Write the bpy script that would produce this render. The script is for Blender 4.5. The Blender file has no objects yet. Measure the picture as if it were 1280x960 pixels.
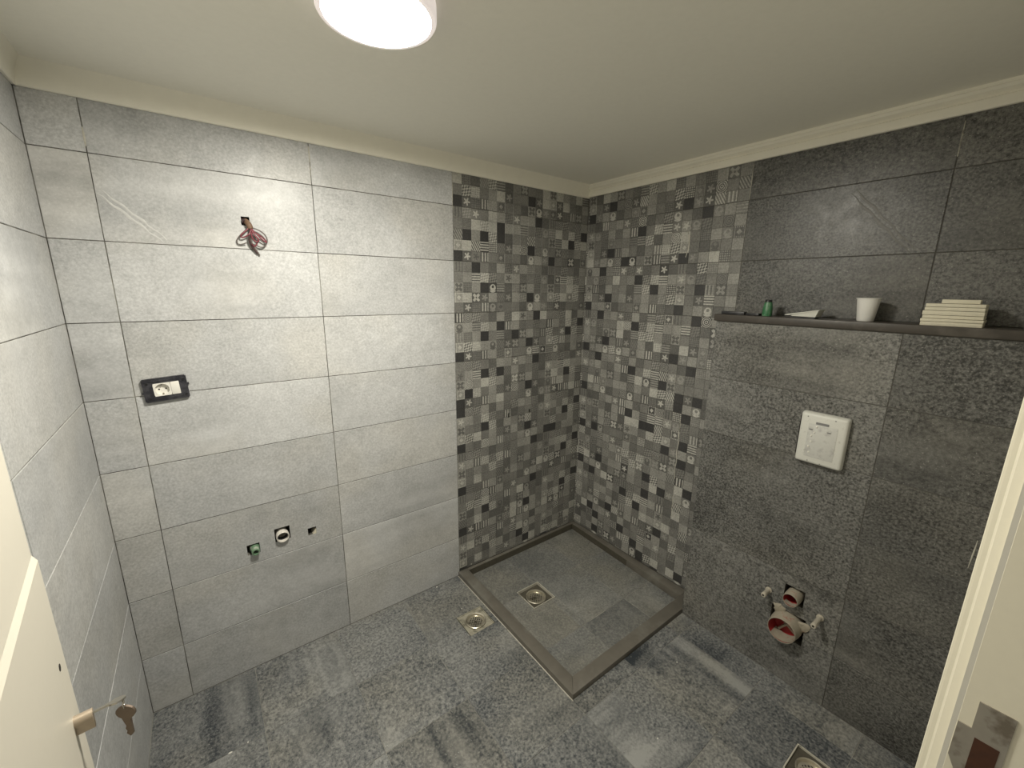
import bpy, bmesh, math, random
from mathutils import Vector, Matrix
random.seed(7)
S = bpy.context.scene
COL = S.collection
# ------------------------------------------------------------------ camera
F_PX = 520.23
CAM_P = (-1.94514, -1.84572, 1.60937)
CAM_R = (1.3470, -0.0113, -0.6435)
cam = bpy.data.cameras.new('camera'); co = bpy.data.objects.new('camera', cam); COL.objects.link(co)
cam.sensor_fit = 'HORIZONTAL'; cam.sensor_width = 36.0; cam.lens = 36.0*F_PX/1280.0
cam.clip_start = 0.01; cam.clip_end = 50
co.location = CAM_P; co.rotation_euler = CAM_R
S.camera = co
# ------------------------------------------------------------------ world, exposure
w = bpy.data.worlds.new('world'); S.world = w; w.use_nodes = True
w.node_tree.nodes['Background'].inputs[0].default_value = (0.85, 0.82, 0.72, 1)
w.node_tree.nodes['Background'].inputs[1].default_value = 0.3
S.view_settings.view_transform = 'Standard'; S.view_settings.look = 'None'
S.view_settings.gamma = 1.0; S.view_settings.use_curve_mapping = False
S.view_settings.exposure = 0.0
LAMP_STRENGTH = 240.0
LAMP_COL = (1.0, 0.955, 0.84)
LAMP_X, LAMP_Y = -1.557, -0.842

# ------------------------------------------------------------------ dimensions (metres)
LW = 2.2674            # back wall length
CEIL = 2.205
ROW0 = 0.2407          # first tile joint above the floor
RP = 0.25              # row pitch
FRONT = -1.835         # inner face of the door wall
BOXD = 0.1396          # depth of the boxed-out cistern wall
BOXY = -0.9207
LEDGE = 1.515
MOS_B = -0.915; MOS_R = -0.928

# ------------------------------------------------------------------ node helpers
class E:
    nt = None
    def __init__(s, v): s.v = v
    @staticmethod
    def m(op, *a):
        n = E.nt.nodes.new('ShaderNodeMath'); n.operation = op
        for i, x in enumerate(a):
            x = x.v if isinstance(x, E) else x
            if isinstance(x, (int, float)): n.inputs[i].default_value = x
            else: E.nt.links.new(x, n.inputs[i])
        return E(n.outputs[0])
    def __add__(s, o): return E.m('ADD', s, o)
    __radd__ = __add__
    def __sub__(s, o): return E.m('SUBTRACT', s, o)
    def __rsub__(s, o): return E.m('SUBTRACT', o, s)
    def __mul__(s, o): return E.m('MULTIPLY', s, o)
    __rmul__ = __mul__
    def __gt__(s, o): return E.m('GREATER_THAN', s, o)
    def __lt__(s, o): return E.m('LESS_THAN', s, o)
    def abs(s): return E.m('ABSOLUTE', s)
    def frac(s): return E.m('FRACT', s)
    def sin(s): return E.m('SINE', s)
    def sqrt(s): return E.m('SQRT', s)

def newmat(name):
    m = bpy.data.materials.new(name); m.use_nodes = True
    nt = m.node_tree; E.nt = nt
    return m, nt, nt.nodes['Principled BSDF']

def noise(nt, vec, scale, detail=3.0, rough=0.55):
    n = nt.nodes.new('ShaderNodeTexNoise'); n.inputs['Scale'].default_value = scale
    n.inputs['Detail'].default_value = detail; n.inputs['Roughness'].default_value = rough
    if vec is not None: nt.links.new(vec, n.inputs['Vector'])
    return n.outputs['Fac']

def ramp(nt, fac, stops):
    r = nt.nodes.new('ShaderNodeValToRGB')
    el = r.color_ramp.elements
    while len(el) < len(stops): el.new(0.5)
    for e, (p, c) in zip(el, stops):
        e.position = p; e.color = (c[0], c[1], c[2], 1)
    nt.links.new(fac, r.inputs['Fac'])
    return r.outputs['Color']

def mix(nt, fac, a, b, mode='MIX'):
    n = nt.nodes.new('ShaderNodeMix'); n.data_type = 'RGBA'; n.blend_type = mode
    for sock, x in ((n.inputs[0], fac), (n.inputs[6], a), (n.inputs[7], b)):
        if isinstance(x, E): x = x.v
        if isinstance(x, (int, float)): sock.default_value = x
        elif isinstance(x, tuple): sock.default_value = (x[0], x[1], x[2], 1)
        else: nt.links.new(x, sock)
    return n.outputs[2]

def bump(nt, bsdf, h, strength, dist):
    b = nt.nodes.new('ShaderNodeBump'); b.inputs['Strength'].default_value = strength
    b.inputs['Distance'].default_value = dist
    nt.links.new(h.v if isinstance(h, E) else h, b.inputs['Height'])
    nt.links.new(b.outputs[0], bsdf.inputs['Normal'])

def local_coords(nt, spread=40.0):
    tc = nt.nodes.new('ShaderNodeTexCoord'); oi = nt.nodes.new('ShaderNodeObjectInfo')
    E.nt = nt
    r = E(oi.outputs['Random'])
    cb = nt.nodes.new('ShaderNodeCombineXYZ')
    for i, k in enumerate((1.0, 0.37, 2.1)): nt.links.new((r*spread*k).v, cb.inputs[i])
    ad = nt.nodes.new('ShaderNodeVectorMath'); ad.operation = 'ADD'
    nt.links.new(tc.outputs['Object'], ad.inputs[0]); nt.links.new(cb.outputs[0], ad.inputs[1])
    return ad.outputs[0], r

def stone(name, lo, hi, tint=0.16, streak=0.25, rough=0.42, speck=0.10, angle=38.0, bumpd=0.0006, fine=125.0, warm=0.0, hue=0.16, turn=False):
    """slate look porcelain: clouds, grain, pale and dark diagonal veins, each tile its own cut"""
    m, nt, bs = newmat(name)
    vec, rnd = local_coords(nt)
    if turn:      # square tiles are laid in any of four directions
        vr = nt.nodes.new('ShaderNodeVectorRotate'); vr.rotation_type = 'Z_AXIS'
        nt.links.new(vec, vr.inputs['Vector']); nt.links.new((E.m('FLOOR', (rnd*7.31).frac()*4.0)*1.5708).v, vr.inputs['Angle']); vec = vr.outputs[0]
    cloud = E(noise(nt, vec, 3.2, 4, 0.6))
    grain = E(noise(nt, vec, fine, 4, 0.7))
    mid = E(noise(nt, vec, 26.0, 4, 0.65))
    mp = nt.nodes.new('ShaderNodeMapping'); mp.inputs['Rotation'].default_value = (0, 0, math.radians(angle))
    mp.inputs['Scale'].default_value = (0.7, 10.0, 1.0); nt.links.new(vec, mp.inputs['Vector'])
    vein = E(noise(nt, mp.outputs[0], 1.0, 2.5, 0.5))
    mask = E(noise(nt, vec, 2.3, 1, 0.5))
    vm = E.m('SMOOTH_MIN', (mask - 0.5)*6.0, 1.0, 0.1); vm = E.m('MAXIMUM', vm, 0.0)
    t = (cloud - 0.5)*0.9 + (mid - 0.5)*0.5 + (grain - 0.5)*(1.0 - vm*0.5)*(speck*9.0) + 0.5 + (rnd - 0.5)*(tint*2.2) + (vein - 0.5)*vm*(streak*7.0)
    t = E.m('MINIMUM', E.m('MAXIMUM', t, 0.0), 1.0)
    c = mix(nt, t, lo, hi)
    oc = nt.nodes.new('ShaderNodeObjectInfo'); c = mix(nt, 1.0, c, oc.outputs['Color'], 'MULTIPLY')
    hm = E(noise(nt, vec, 2.1, 2, 0.55)); hm = E.m('MINIMUM', E.m('MAXIMUM', (hm - 0.47)*7.0, 0.0), 1.0)
    c = mix(nt, hm*hue, c, mix(nt, 1.0, c, (1.10, 1.0, 0.80), 'MULTIPLY'))
    if warm:
        c = mix(nt, (E(noise(nt, vec, 1.7, 2, 0.5)) - 0.42)*warm*4.0, c, (0.62, 0.52, 0.38), 'SOFT_LIGHT')
    white = E(noise(nt, vec, 170.0, 1, 0.5)) > 0.715
    c = mix(nt, white*(0.5 if lo[0] < 0.2 else 0.14), c, (hi[0]*1.6, hi[1]*1.6, hi[2]*1.55))
    nt.links.new(c, bs.inputs['Base Color'])
    rg = E(noise(nt, vec, 30.0, 3, 0.6))*0.22 + (rough - 0.11)
    nt.links.new(rg.v, bs.inputs['Roughness'])
    bs.inputs['Specular IOR Level'].default_value = 0.5
    bump(nt, bs, grain*0.5 + mid*0.8 + vein*vm*0.8, 0.55, bumpd)
    return m

def plain(name, col, rough=0.5, metal=0.0, var=0.12, scale=30.0, dirt=None, dscale=9.0, dlo=0.48, dhi=0.62, bumpd=0.0, spec=0.5):
    m, nt, bs = newmat(name)
    tc = nt.nodes.new('ShaderNodeTexCoord'); v = tc.outputs['Object']
    n = noise(nt, v, scale, 4)
    lo = tuple(x*(1-var) for x in col); hi = tuple(min(1, x*(1+var)) for x in col)
    c = mix(nt, n, lo, hi)
    if dirt:
        d = noise(nt, v, dscale, 4, 0.65)
        mr = nt.nodes.new('ShaderNodeMapRange'); mr.inputs[1].default_value = dlo; mr.inputs[2].default_value = dhi
        nt.links.new(d, mr.inputs[0])
        c = mix(nt, mr.outputs[0], c, dirt)
    nt.links.new(c, bs.inputs['Base Color'])
    bs.inputs['Roughness'].default_value = rough; bs.inputs['Metallic'].default_value = metal
    bs.inputs['Specular IOR Level'].default_value = spec
    if bumpd: bump(nt, bs, n, 0.5, bumpd)
    return m

M = {}
M['tile_light'] = stone('pale_grey_stone_tile', (0.30, 0.305, 0.305), (0.64, 0.645, 0.645), tint=0.06, streak=0.20, rough=0.40, speck=0.17, bumpd=0.0005)
M['tile_dark'] = stone('dark_grey_stone_tile', (0.030, 0.030, 0.028), (0.235, 0.233, 0.218), tint=0.05, streak=0.20, rough=0.37, speck=0.36, angle=-38)
M['tile_floor'] = stone('slate_blue_floor_tile', (0.036, 0.043, 0.051), (0.302, 0.305, 0.294), tint=0.08, streak=0.5, rough=0.38, speck=0.32, angle=35, turn=True, hue=0.30, fine=95.0, bumpd=0.0009)
M['tile_tray'] = stone('slate_tray_tile', (0.085, 0.09, 0.092), (0.29, 0.29, 0.27), tint=0.09, streak=0.32, rough=0.42, speck=0.24, angle=35, turn=True, hue=0.30, fine=95.0, bumpd=0.0009)
M['vein_pale'] = plain('pale_stone_vein', (0.54, 0.54, 0.53), 0.45, var=0.25, scale=90, bumpd=0.0005)
M['vein_dark'] = plain('grey_stone_vein', (0.135, 0.132, 0.120), 0.42, var=0.5, scale=90, bumpd=0.0006)
M['grout_pale'] = plain('pale_grout', (0.26, 0.255, 0.225), 0.9, var=0.3, scale=14, dirt=(0.07, 0.066, 0.055), dscale=6, dlo=0.35, dhi=0.55)
M['grout_dark'] = plain('dark_grout', (0.095, 0.091, 0.08), 0.9, var=0.3, scale=14, dirt=(0.35, 0.33, 0.28), dscale=5, dlo=0.63, dhi=0.70)
M['grout_floor'] = plain('floor_grout', (0.24, 0.235, 0.215), 0.9, var=0.3, scale=14, dirt=(0.36, 0.35, 0.31), dscale=5, dlo=0.50, dhi=0.62)
M['grout_mosaic'] = plain('mosaic_grout', (0.22, 0.215, 0.19), 0.9, var=0.3, scale=14)
M['ceiling'] = plain('ceiling_paint', (0.91, 0.89, 0.80), 0.85, var=0.03, scale=60, bumpd=0.0004)
M['cornice'] = plain('cornice_plaster', (0.92, 0.89, 0.78), 0.75, var=0.04, scale=25)
M['door'] = plain('cream_door_paint', (0.68, 0.64, 0.545), 0.42, var=0.02, scale=80, bumpd=0.00015)
M['frame'] = plain('cream_frame_paint', (0.72, 0.68, 0.55), 0.38, var=0.03, scale=80)
M['plaster'] = plain('plaster_wall', (0.62, 0.60, 0.53), 0.9, var=0.05, scale=20)
M['trim'] = plain('brown_stone_trim', (0.055, 0.047, 0.039), 0.45, var=0.25, scale=22, dirt=(0.12, 0.108, 0.092), dscale=7, dlo=0.52, dhi=0.75)
M['curb'] = plain('taupe_curb_stone', (0.135, 0.124, 0.104), 0.5, var=0.22, scale=18, dirt=(0.20, 0.195, 0.17), dscale=5, dlo=0.5, dhi=0.7)
M['dark'] = plain('hollow_dark', (0.02, 0.016, 0.012), 0.95, var=0.3)
M['hole'] = plain('raw_hole_mortar', (0.11, 0.085, 0.055), 0.95, var=0.4, scale=60)
M['steel'] = plain('dull_steel', (0.42, 0.39, 0.34), 0.45, 0.75, var=0.18, scale=40, dirt=(0.23, 0.20, 0.16), dscale=25, dlo=0.5, dhi=0.65)
M['chrome'] = plain('worn_drain_steel', (0.62, 0.58, 0.48), 0.32, 0.8, var=0.15, scale=60, dirt=(0.26, 0.235, 0.18), dscale=20, dlo=0.52, dhi=0.66)
M['beigemetal'] = plain('grouted_drain_frame', (0.36, 0.34, 0.27), 0.6, 0.1, var=0.2, scale=60, dirt=(0.17, 0.16, 0.12), dscale=18, dlo=0.48, dhi=0.62)
M['lightframe'] = plain('pale_grout_bead', (0.50, 0.48, 0.41), 0.7, var=0.25, scale=50, dirt=(0.2, 0.19, 0.16), dscale=14, dlo=0.55, dhi=0.65)
M['recess'] = plain('drain_dirt_and_gap_shade', (0.075, 0.068, 0.05), 0.7, var=0.3, scale=60)  # drain dish colour; also paints the dark gap along the kerb
M['red'] = plain('red_plastic', (0.34, 0.028, 0.028), 0.45, var=0.15, dirt=(0.36, 0.22, 0.18), dscale=28, dlo=0.62, dhi=0.78)
M['dusty'] = plain('mortar_dusted_plastic', (0.34, 0.305, 0.24), 0.8, var=0.2, scale=40, dirt=(0.34, 0.08, 0.06), dscale=24, dlo=0.60, dhi=0.72)
M['beige'] = plain('beige_sleeve_plastic', (0.50, 0.46, 0.38), 0.6, var=0.15, scale=60, dirt=(0.2, 0.18, 0.14), dscale=60, dlo=0.6, dhi=0.7)
M['whiteplate'] = plain('off_white_cover_plastic', (0.63, 0.63, 0.58), 0.45, var=0.05, scale=20, dirt=(0.36, 0.34, 0.29), dscale=38, dlo=0.58, dhi=0.78)
M['greyplate'] = plain('smeared_cover_panel', (0.56, 0.56, 0.525), 0.5, var=0.08, scale=40, dirt=(0.38, 0.375, 0.36), dscale=42, dlo=0.5, dhi=0.75)
M['platemark'] = plain('grey_print', (0.20, 0.20, 0.20), 0.6, var=0.1)
M['cup'] = plain('white_foam_cup', (0.78, 0.77, 0.73), 0.55, var=0.03, scale=200)
M['green'] = plain('green_plastic', (0.045, 0.17, 0.075), 0.4, var=0.3, scale=60, dirt=(0.14, 0.24, 0.15), dscale=60)
M['greenpipe'] = plain('green_water_pipe', (0.15, 0.26, 0.16), 0.4, var=0.15, scale=80, dirt=(0.36, 0.40, 0.33), dscale=50)
M['black'] = plain('black_plastic', (0.018, 0.018, 0.020), 0.4, var=0.2, dirt=(0.05, 0.05, 0.055), dscale=30)
M['navy'] = plain('black_frame_plastic', (0.020, 0.020, 0.026), 0.38, var=0.2, dirt=(0.05, 0.05, 0.058), dscale=40)
M['white'] = plain('white_socket_plastic', (0.80, 0.78, 0.72), 0.32, var=0.02)
M['whitepipe'] = plain('white_waste_pipe', (0.72, 0.69, 0.63), 0.4, var=0.06)
M['cream'] = plain('cream_tile_body', (0.66, 0.62, 0.49), 0.75, var=0.12, scale=70)
M['paper'] = plain('pale_container_plastic', (0.60, 0.60, 0.54), 0.5, var=0.1, scale=50)
M['brass'] = plain('dull_brass', (0.48, 0.40, 0.31), 0.42, 0.55, var=0.12)
M['keysteel'] = plain('nickel_key', (0.45, 0.43, 0.38), 0.3, 0.9, var=0.1)
M['bronze'] = plain('brown_key', (0.17, 0.13, 0.10), 0.45, 0.5, var=0.2)
M['rust'] = plain('rusty_latch_pocket', (0.055, 0.018, 0.006), 0.8, var=0.5, scale=80)
M['wirered'] = plain('pink_red_insulation', (0.20, 0.045, 0.06), 0.4, var=0.3, scale=60)
M['wiredark'] = plain('dark_brown_insulation', (0.055, 0.03, 0.03), 0.4, var=0.3, scale=60)
M['wiregrey'] = plain('grey_insulation', (0.15, 0.13, 0.12), 0.4, var=0.3, scale=60)
M['conduit'] = plain('brown_conduit', (0.17, 0.10, 0.06), 0.6, var=0.3, scale=80)
M['chip'] = plain('white_plaster_chip', (0.78, 0.76, 0.70), 0.9, var=0.08)
M['lamprim'] = plain('lamp_rim_paint', (0.66, 0.60, 0.56), 0.5, var=0.02)

def lamp_mat():
    m, nt, bs = newmat('lit_diffuser')
    em = nt.nodes.new('ShaderNodeEmission'); em.inputs[0].default_value = (*LAMP_COL, 1); em.inputs[1].default_value = LAMP_STRENGTH
    nt.links.new(em.outputs[0], nt.nodes['Material Output'].inputs[0])
    return m
M['lamp'] = lamp_mat()
_b = M['lamprim'].node_tree.nodes['Principled BSDF']
_b.inputs['Emission Color'].default_value = (1.0, 0.90, 0.84, 1); _b.inputs['Emission Strength'].default_value = 0.55   # opal rim lit from inside

def mosaic_mat():
    m, nt, bs = newmat('patchwork_print')
    uv = nt.nodes.new('ShaderNodeUVMap'); uv.uv_map = 'cell'
    sp = nt.nodes.new('ShaderNodeSeparateXYZ'); nt.links.new(uv.outputs[0], sp.inputs[0])
    u, v = E(sp.outputs[0]), E(sp.outputs[1])
    def attr(n):
        a = nt.nodes.new('ShaderNodeAttribute'); a.attribute_name = n; return E(a.outputs['Fac'])
    pat, ta, tb = attr('pat'), attr('ta'), attr('tb')
    c, d = u - 0.5, v - 0.5
    r = (c*c + d*d).sqrt(); th = E.m('ARCTAN2', d, c)
    mx = E.m('MAXIMUM', c.abs(), d.abs())
    P = {}
    P[1] = (v*4.0).frac() > 0.5                                         # level stripes
    P[2] = ((u*3.0).frac() > 0.55)*(mx < 0.44)                          # upright bars
    P[3] = ((u*9.0).frac() > 0.55)*((v*9.0).frac() > 0.55)              # fine grid
    P[4] = r < (E.m('COSINE', th*5.0 + 0.6)*0.12 + 0.26)                # flower
    P[5] = (r*6.0).frac() > 0.52                                        # rings
    P[6] = (((u + v)*9.0).sin()*((u - v)*14.0).sin()) > 0.0             # leaf sprays
    P[7] = (((u*5.0).frac() - 0.5).abs() + ((v*5.0).frac() - 0.5).abs()) < 0.42   # lozenges
    P[8] = ((c.abs() - d.abs()).abs() < 0.19)*(r < 0.48)*(r > 0.10)                # cross
    P[9] = E.m('MAXIMUM', (r < 0.36)*(((c*c + (d - 0.10)*(d - 0.10)).sqrt()) > 0.15), ((r < 0.5)*(d < -0.3)))   # horseshoe
    P[10] = E.m('MAXIMUM', (c.abs() + d.abs()) < 0.24, (mx > 0.36)*(((u*6.0).frac()) > 0.5))   # medallion
    P[11] = (((u + v*0.6)*4.0).frac() > 0.5)                            # slanted stripes
    tot = None
    for k, p in P.items():
        t = E.m('COMPARE', pat, float(k), 0.3)*p
        tot = t if tot is None else tot + t
    tc = nt.nodes.new('ShaderNodeTexCoord')
    geo = nt.nodes.new('ShaderNodeNewGeometry')
    g1 = E(noise(nt, geo.outputs['Position'], 120.0, 3, 0.7)); g2 = E(noise(nt, geo.outputs['Position'], 9.0, 3, 0.6))
    tone = ta + (tb - ta)*tot
    tone = tone*((g1 - 0.5)*1.5 + (g2 - 0.5)*0.8 + 1.0)
    cb = nt.nodes.new('ShaderNodeCombineColor')
    nt.links.new(tone.v, cb.inputs[0]); nt.links.new((tone*0.985).v, cb.inputs[1]); nt.links.new((tone*0.89 + 0.004).v, cb.inputs[2])
    nt.links.new(cb.outputs[0], bs.inputs['Base Color'])
    bs.inputs['Roughness'].default_value = 0.42
    bump(nt, bs, g1, 0.3, 0.0004)
    return m
M['mosaic'] = mosaic_mat()

# ------------------------------------------------------------------ object helpers
def link(name, me, mat=None, parent=None, loc=(0, 0, 0), rot=(0, 0, 0)):
    o = bpy.data.objects.new(name, me); COL.objects.link(o)
    if me is not None and mat is not None and not me.materials: me.materials.append(M[mat])
    o.location = loc; o.rotation_euler = rot
    if parent is not None: o.parent = parent
    return o
def tag(o, label=None, cat=None, group=None, kind=None):
    if label: o['label'] = label
    if cat: o['category'] = cat
    if group: o['group'] = group
    if kind: o['kind'] = kind
    return o
def empty(name, loc=(0, 0, 0), rot=(0, 0, 0), parent=None):
    o = bpy.data.objects.new(name, None); COL.objects.link(o); o.empty_display_size = 0.05
    o.location = loc; o.rotation_euler = rot
    if parent is not None: o.parent = parent
    return o
def mesh(name, bm, smooth=None):
    me = bpy.data.meshes.new(name)
    bmesh.ops.recalc_face_normals(bm, faces=bm.faces)
    bm.to_mesh(me); bm.free()
    if smooth is not None:
        for p in me.polygons: p.use_smooth = True
        try: me.set_sharp_from_angle(angle=math.radians(smooth))
        except Exception: pass
    return me
def add_box(bm, lo, hi, bev=0.0, seg=2):
    r = bmesh.ops.create_cube(bm, size=1.0)
    vs = r['verts']
    for v in vs:
        v.co = Vector([lo[i] + (v.co[i] + 0.5)*(hi[i] - lo[i]) for i in range(3)])
    if bev:
        es = list({e for v in vs for e in v.link_edges})
        bmesh.ops.bevel(bm, geom=es, offset=bev, segments=seg, affect='EDGES', profile=0.5)
def box(name, lo, hi, mat, parent=None, bev=0.0, loc=(0, 0, 0), rot=(0, 0, 0)):
    bm = bmesh.new(); add_box(bm, lo, hi, bev)
    return link(name, mesh(name, bm, 40 if bev else None), mat, parent, loc, rot)
def add_lathe(bm, prof, seg=32, center=(0, 0), a0=0.0):
    """prof: list of (r, z); open strip turned round z"""
    rings = []
    for r, z in prof:
        if r < 1e-6: rings.append([bm.verts.new((center[0], center[1], z))])
        else: rings.append([bm.verts.new((center[0] + r*math.cos(a0 + 2*math.pi*k/seg), center[1] + r*math.sin(a0 + 2*math.pi*k/seg), z)) for k in range(seg)])
    for a, b in zip(rings, rings[1:]):
        for k in range(seg):
            k2 = (k + 1) % seg
            q = []
            for vv in ((a, k), (a, k2), (b, k2), (b, k)):
                x = vv[0][vv[1] % len(vv[0])]
                if x not in q: q.append(x)
            if len(q) > 2:
                try: bm.faces.new(q)
                except ValueError: pass
def lathe(name, prof, mat, parent=None, loc=(0, 0, 0), rot=(0, 0, 0), seg=32, sm=35):
    bm = bmesh.new(); add_lathe(bm, prof, seg)
    return link(name, mesh(name, bm, sm), mat, parent, loc, rot)
def prism(name, pts, z0, z1, mat, parent=None, bev=0.0, loc=(0, 0, 0), rot=(0, 0, 0)):
    bm = bmesh.new()
    a = [bm.verts.new((x, y, z0)) for x, y in pts]; b = [bm.verts.new((x, y, z1)) for x, y in pts]
    bm.faces.new(a); bm.faces.new(b)
    n = len(pts)
    for i in range(n): bm.faces.new((a[i], a[(i+1) % n], b[(i+1) % n], b[i]))
    if bev: bmesh.ops.bevel(bm, geom=list(bm.edges), offset=bev, segments=2, affect='EDGES', profile=0.5)
    return link(name, mesh(name, bm, 40 if bev else None), mat, parent, loc, rot)
def tube(name, pts, rad, mat, parent=None, loc=(0, 0, 0), res=3, closed=False):
    cu = bpy.data.curves.new(name, 'CURVE'); cu.dimensions = '3D'
    sp = cu.splines.new('NURBS'); sp.points.add(len(pts) - 1)
    for p, q in zip(sp.points, pts): p.co = (*q, 1)
    sp.order_u = 3; sp.use_endpoint_u = not closed; sp.use_cyclic_u = closed; sp.resolution_u = 6
    cu.bevel_depth = rad; cu.bevel_resolution = res; cu.use_fill_caps = True
    tmp = bpy.data.objects.new(name, cu); COL.objects.link(tmp)
    dg = bpy.context.evaluated_depsgraph_get()
    me = bpy.data.meshes.new_from_object(tmp.evaluated_get(dg)); me.name = name
    bpy.data.objects.remove(tmp); bpy.data.curves.remove(cu)
    for p in me.polygons: p.use_smooth = True
    me.materials.clear()
    return link(name, me, mat, parent, loc)
def panel(bm, rect, holes, w0, w1):
    """slab u0..u1 x v0..v1 between w0 and w1 with rectangular openings"""
    u0, v0, u1, v1 = rect
    us = sorted({u0, u1} | {min(max(x, u0), u1) for h in holes for x in (h[0], h[2])})
    vs = sorted({v0, v1} | {min(max(x, v0), v1) for h in holes for x in (h[1], h[3])})
    def solid(i, j):
        if i < 0 or j < 0 or i >= len(us)-1 or j >= len(vs)-1: return False
        a, b = (us[i] + us[i+1])/2, (vs[j] + vs[j+1])/2
        return not any(h[0] < a < h[2] and h[1] < b < h[3] for h in holes)
    cache = {}
    def V(i, j, w):
        k = (i, j, w)
        if k not in cache: cache[k] = bm.verts.new((us[i], vs[j], w))
        return cache[k]
    for i in range(len(us)-1):
        for j in range(len(vs)-1):
            if not solid(i, j): continue
            bm.faces.new((V(i, j, w1), V(i+1, j, w1), V(i+1, j+1, w1), V(i, j+1, w1)))
            bm.faces.new((V(i, j, w0), V(i, j+1, w0), V(i+1, j+1, w0), V(i+1, j, w0)))
            if not solid(i-1, j): bm.faces.new((V(i, j, w0), V(i, j, w1), V(i, j+1, w1), V(i, j+1, w0)))
            if not solid(i+1, j): bm.faces.new((V(i+1, j, w0), V(i+1, j+1, w0), V(i+1, j+1, w1), V(i+1, j, w1)))
            if not solid(i, j-1): bm.faces.new((V(i, j, w0), V(i+1, j, w0), V(i+1, j, w1), V(i, j, w1)))
            if not solid(i, j+1): bm.faces.new((V(i, j+1, w0), V(i, j+1, w1), V(i+1, j+1, w1), V(i+1, j+1, w0)))
def panel_obj(name, rect, holes, w0, w1, mat, parent=None, loc=(0, 0, 0), rot=(0, 0, 0)):
    bm = bmesh.new(); panel(bm, rect, holes, w0, w1)
    return link(name, mesh(name, bm), mat, parent, loc, rot)
_tc = {}
def tile_mesh(wd, ht, mat, th=0.0022, ch=0.0009):
    k = (round(wd, 4), round(ht, 4), mat)
    if k in _tc: return _tc[k]
    bm = bmesh.new()
    a = [bm.verts.new((x, y, -th)) for x, y in ((-wd/2, -ht/2), (wd/2, -ht/2), (wd/2, ht/2), (-wd/2, ht/2))]
    b = [bm.verts.new((x, y, -ch)) for x, y in ((-wd/2, -ht/2), (wd/2, -ht/2), (wd/2, ht/2), (-wd/2, ht/2))]
    e = ch*0.8
    c = [bm.verts.new((x, y, 0)) for x, y in ((-wd/2+e, -ht/2+e), (wd/2-e, -ht/2+e), (wd/2-e, ht/2-e), (-wd/2+e, ht/2-e))]
    bm.faces.new(c)
    for i in range(4):
        j = (i+1) % 4
        bm.faces.new((a[i], a[j], b[j], b[i])); bm.faces.new((b[i], b[j], c[j], c[i]))
    me = mesh('tile', bm); me.materials.append(M[mat]); _tc[k] = me
    return me
GAP = 0.0026
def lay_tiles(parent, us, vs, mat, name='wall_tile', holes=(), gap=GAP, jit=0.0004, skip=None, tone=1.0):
    for i in range(len(us)-1):
        for j in range(len(vs)-1):
            u0, u1, v0, v1 = us[i]+gap/2, us[i+1]-gap/2, vs[j]+gap/2, vs[j+1]-gap/2
            if u1-u0 < 0.004 or v1-v0 < 0.004: continue
            if skip and skip((u0+u1)/2, (v0+v1)/2): continue
            hs = [h for h in holes if h[0] < u1 and h[2] > u0 and h[1] < v1 and h[3] > v0]
            w = random.uniform(-jit, jit*0.5)
            cu, cv = (u0+u1)/2, (v0+v1)/2
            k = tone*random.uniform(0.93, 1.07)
            if hs:
                o = panel_obj(name, (u0-cu, v0-cv, u1-cu, v1-cv), [(h[0]-cu, h[1]-cv, h[2]-cu, h[3]-cv) for h in hs], -0.0022, 0.0, mat, parent, (cu, cv, w))
            else:
                o = link(name, tile_mesh(u1-u0, v1-v0, mat), None, parent, (cu, cv, w))
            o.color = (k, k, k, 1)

R90 = math.pi/2
BACK_ROT = Matrix(((1, 0, 0), (0, 0, -1), (0, 1, 0))).to_euler()       # u=x  v=z  w=-y
RIGHT_ROT = Matrix(((0, 0, -1), (-1, 0, 0), (0, 1, 0))).to_euler()     # u=-y v=z  w=-x
LEFT_ROT = Matrix(((0, 0, 1), (1, 0, 0), (0, 1, 0))).to_euler()        # u=y  v=z  w=+x
FRONT_ROT = Matrix(((-1, 0, 0), (0, 0, 1), (0, 1, 0))).to_euler()      # u=-x v=z  w=+y

# ================================================================== SETTING
TOPW = CEIL - 0.03
ROWS = [0.0] + [ROW0 + RP*k for k in range(8)] + [TOPW]
# service openings in the back wall  (u0, v0, u1, v1)
H_GREEN = (-1.897, 0.532, -1.852, 0.578)
H_WASTE = (-1.795, 0.555, -1.737, 0.615)
H_EMPTY = (-1.669, 0.538, -1.635, 0.573)
H_LIGHT = (-1.774, 1.822, -1.748, 1.852)
H_MIX1 = (-0.580, 0.886, -0.566, 0.914)
H_MIX2 = (-0.426, 0.890, -0.412, 0.912)
BH = [H_GREEN, H_WASTE, H_EMPTY, H_LIGHT, H_MIX1, H_MIX2]
SL = -0.0018
wall_back = panel_obj('wall_back', (-LW-0.12, -0.10, 0.12, CEIL+0.02), BH, -0.06, SL, 'grout_pale', None, (0, 0, 0), BACK_ROT)
tag(wall_back, 'wall of pale grey stone tiles with a patchwork strip in the shower corner', kind='structure')
box('wall_core', (-LW-0.12, -0.10, -0.12), (0.12, CEIL+0.02, -0.061), 'hole', wall_back)
lay_tiles(wall_back, [-LW, -2.1436, -1.5273, MOS_B], ROWS, 'tile_light', holes=[H_GREEN, H_WASTE, H_EMPTY, H_LIGHT])
wall_left = panel_obj('wall_left', (-2.0, -0.10, 0.0, CEIL+0.02), [], -0.12, SL, 'grout_pale', None, (-LW, 0, 0), LEFT_ROT)
tag(wall_left, 'side wall of pale grey stone tiles behind the open door', kind='structure')
lay_tiles(wall_left, [-1.90, -1.29, -0.68, 0.0], ROWS, 'tile_light')
wall_right = panel_obj('wall_right', (-0.12, -0.10, 2.0, CEIL+0.02), [], -0.12, SL, 'grout_dark', None, (0, 0, 0), RIGHT_ROT)
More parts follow.
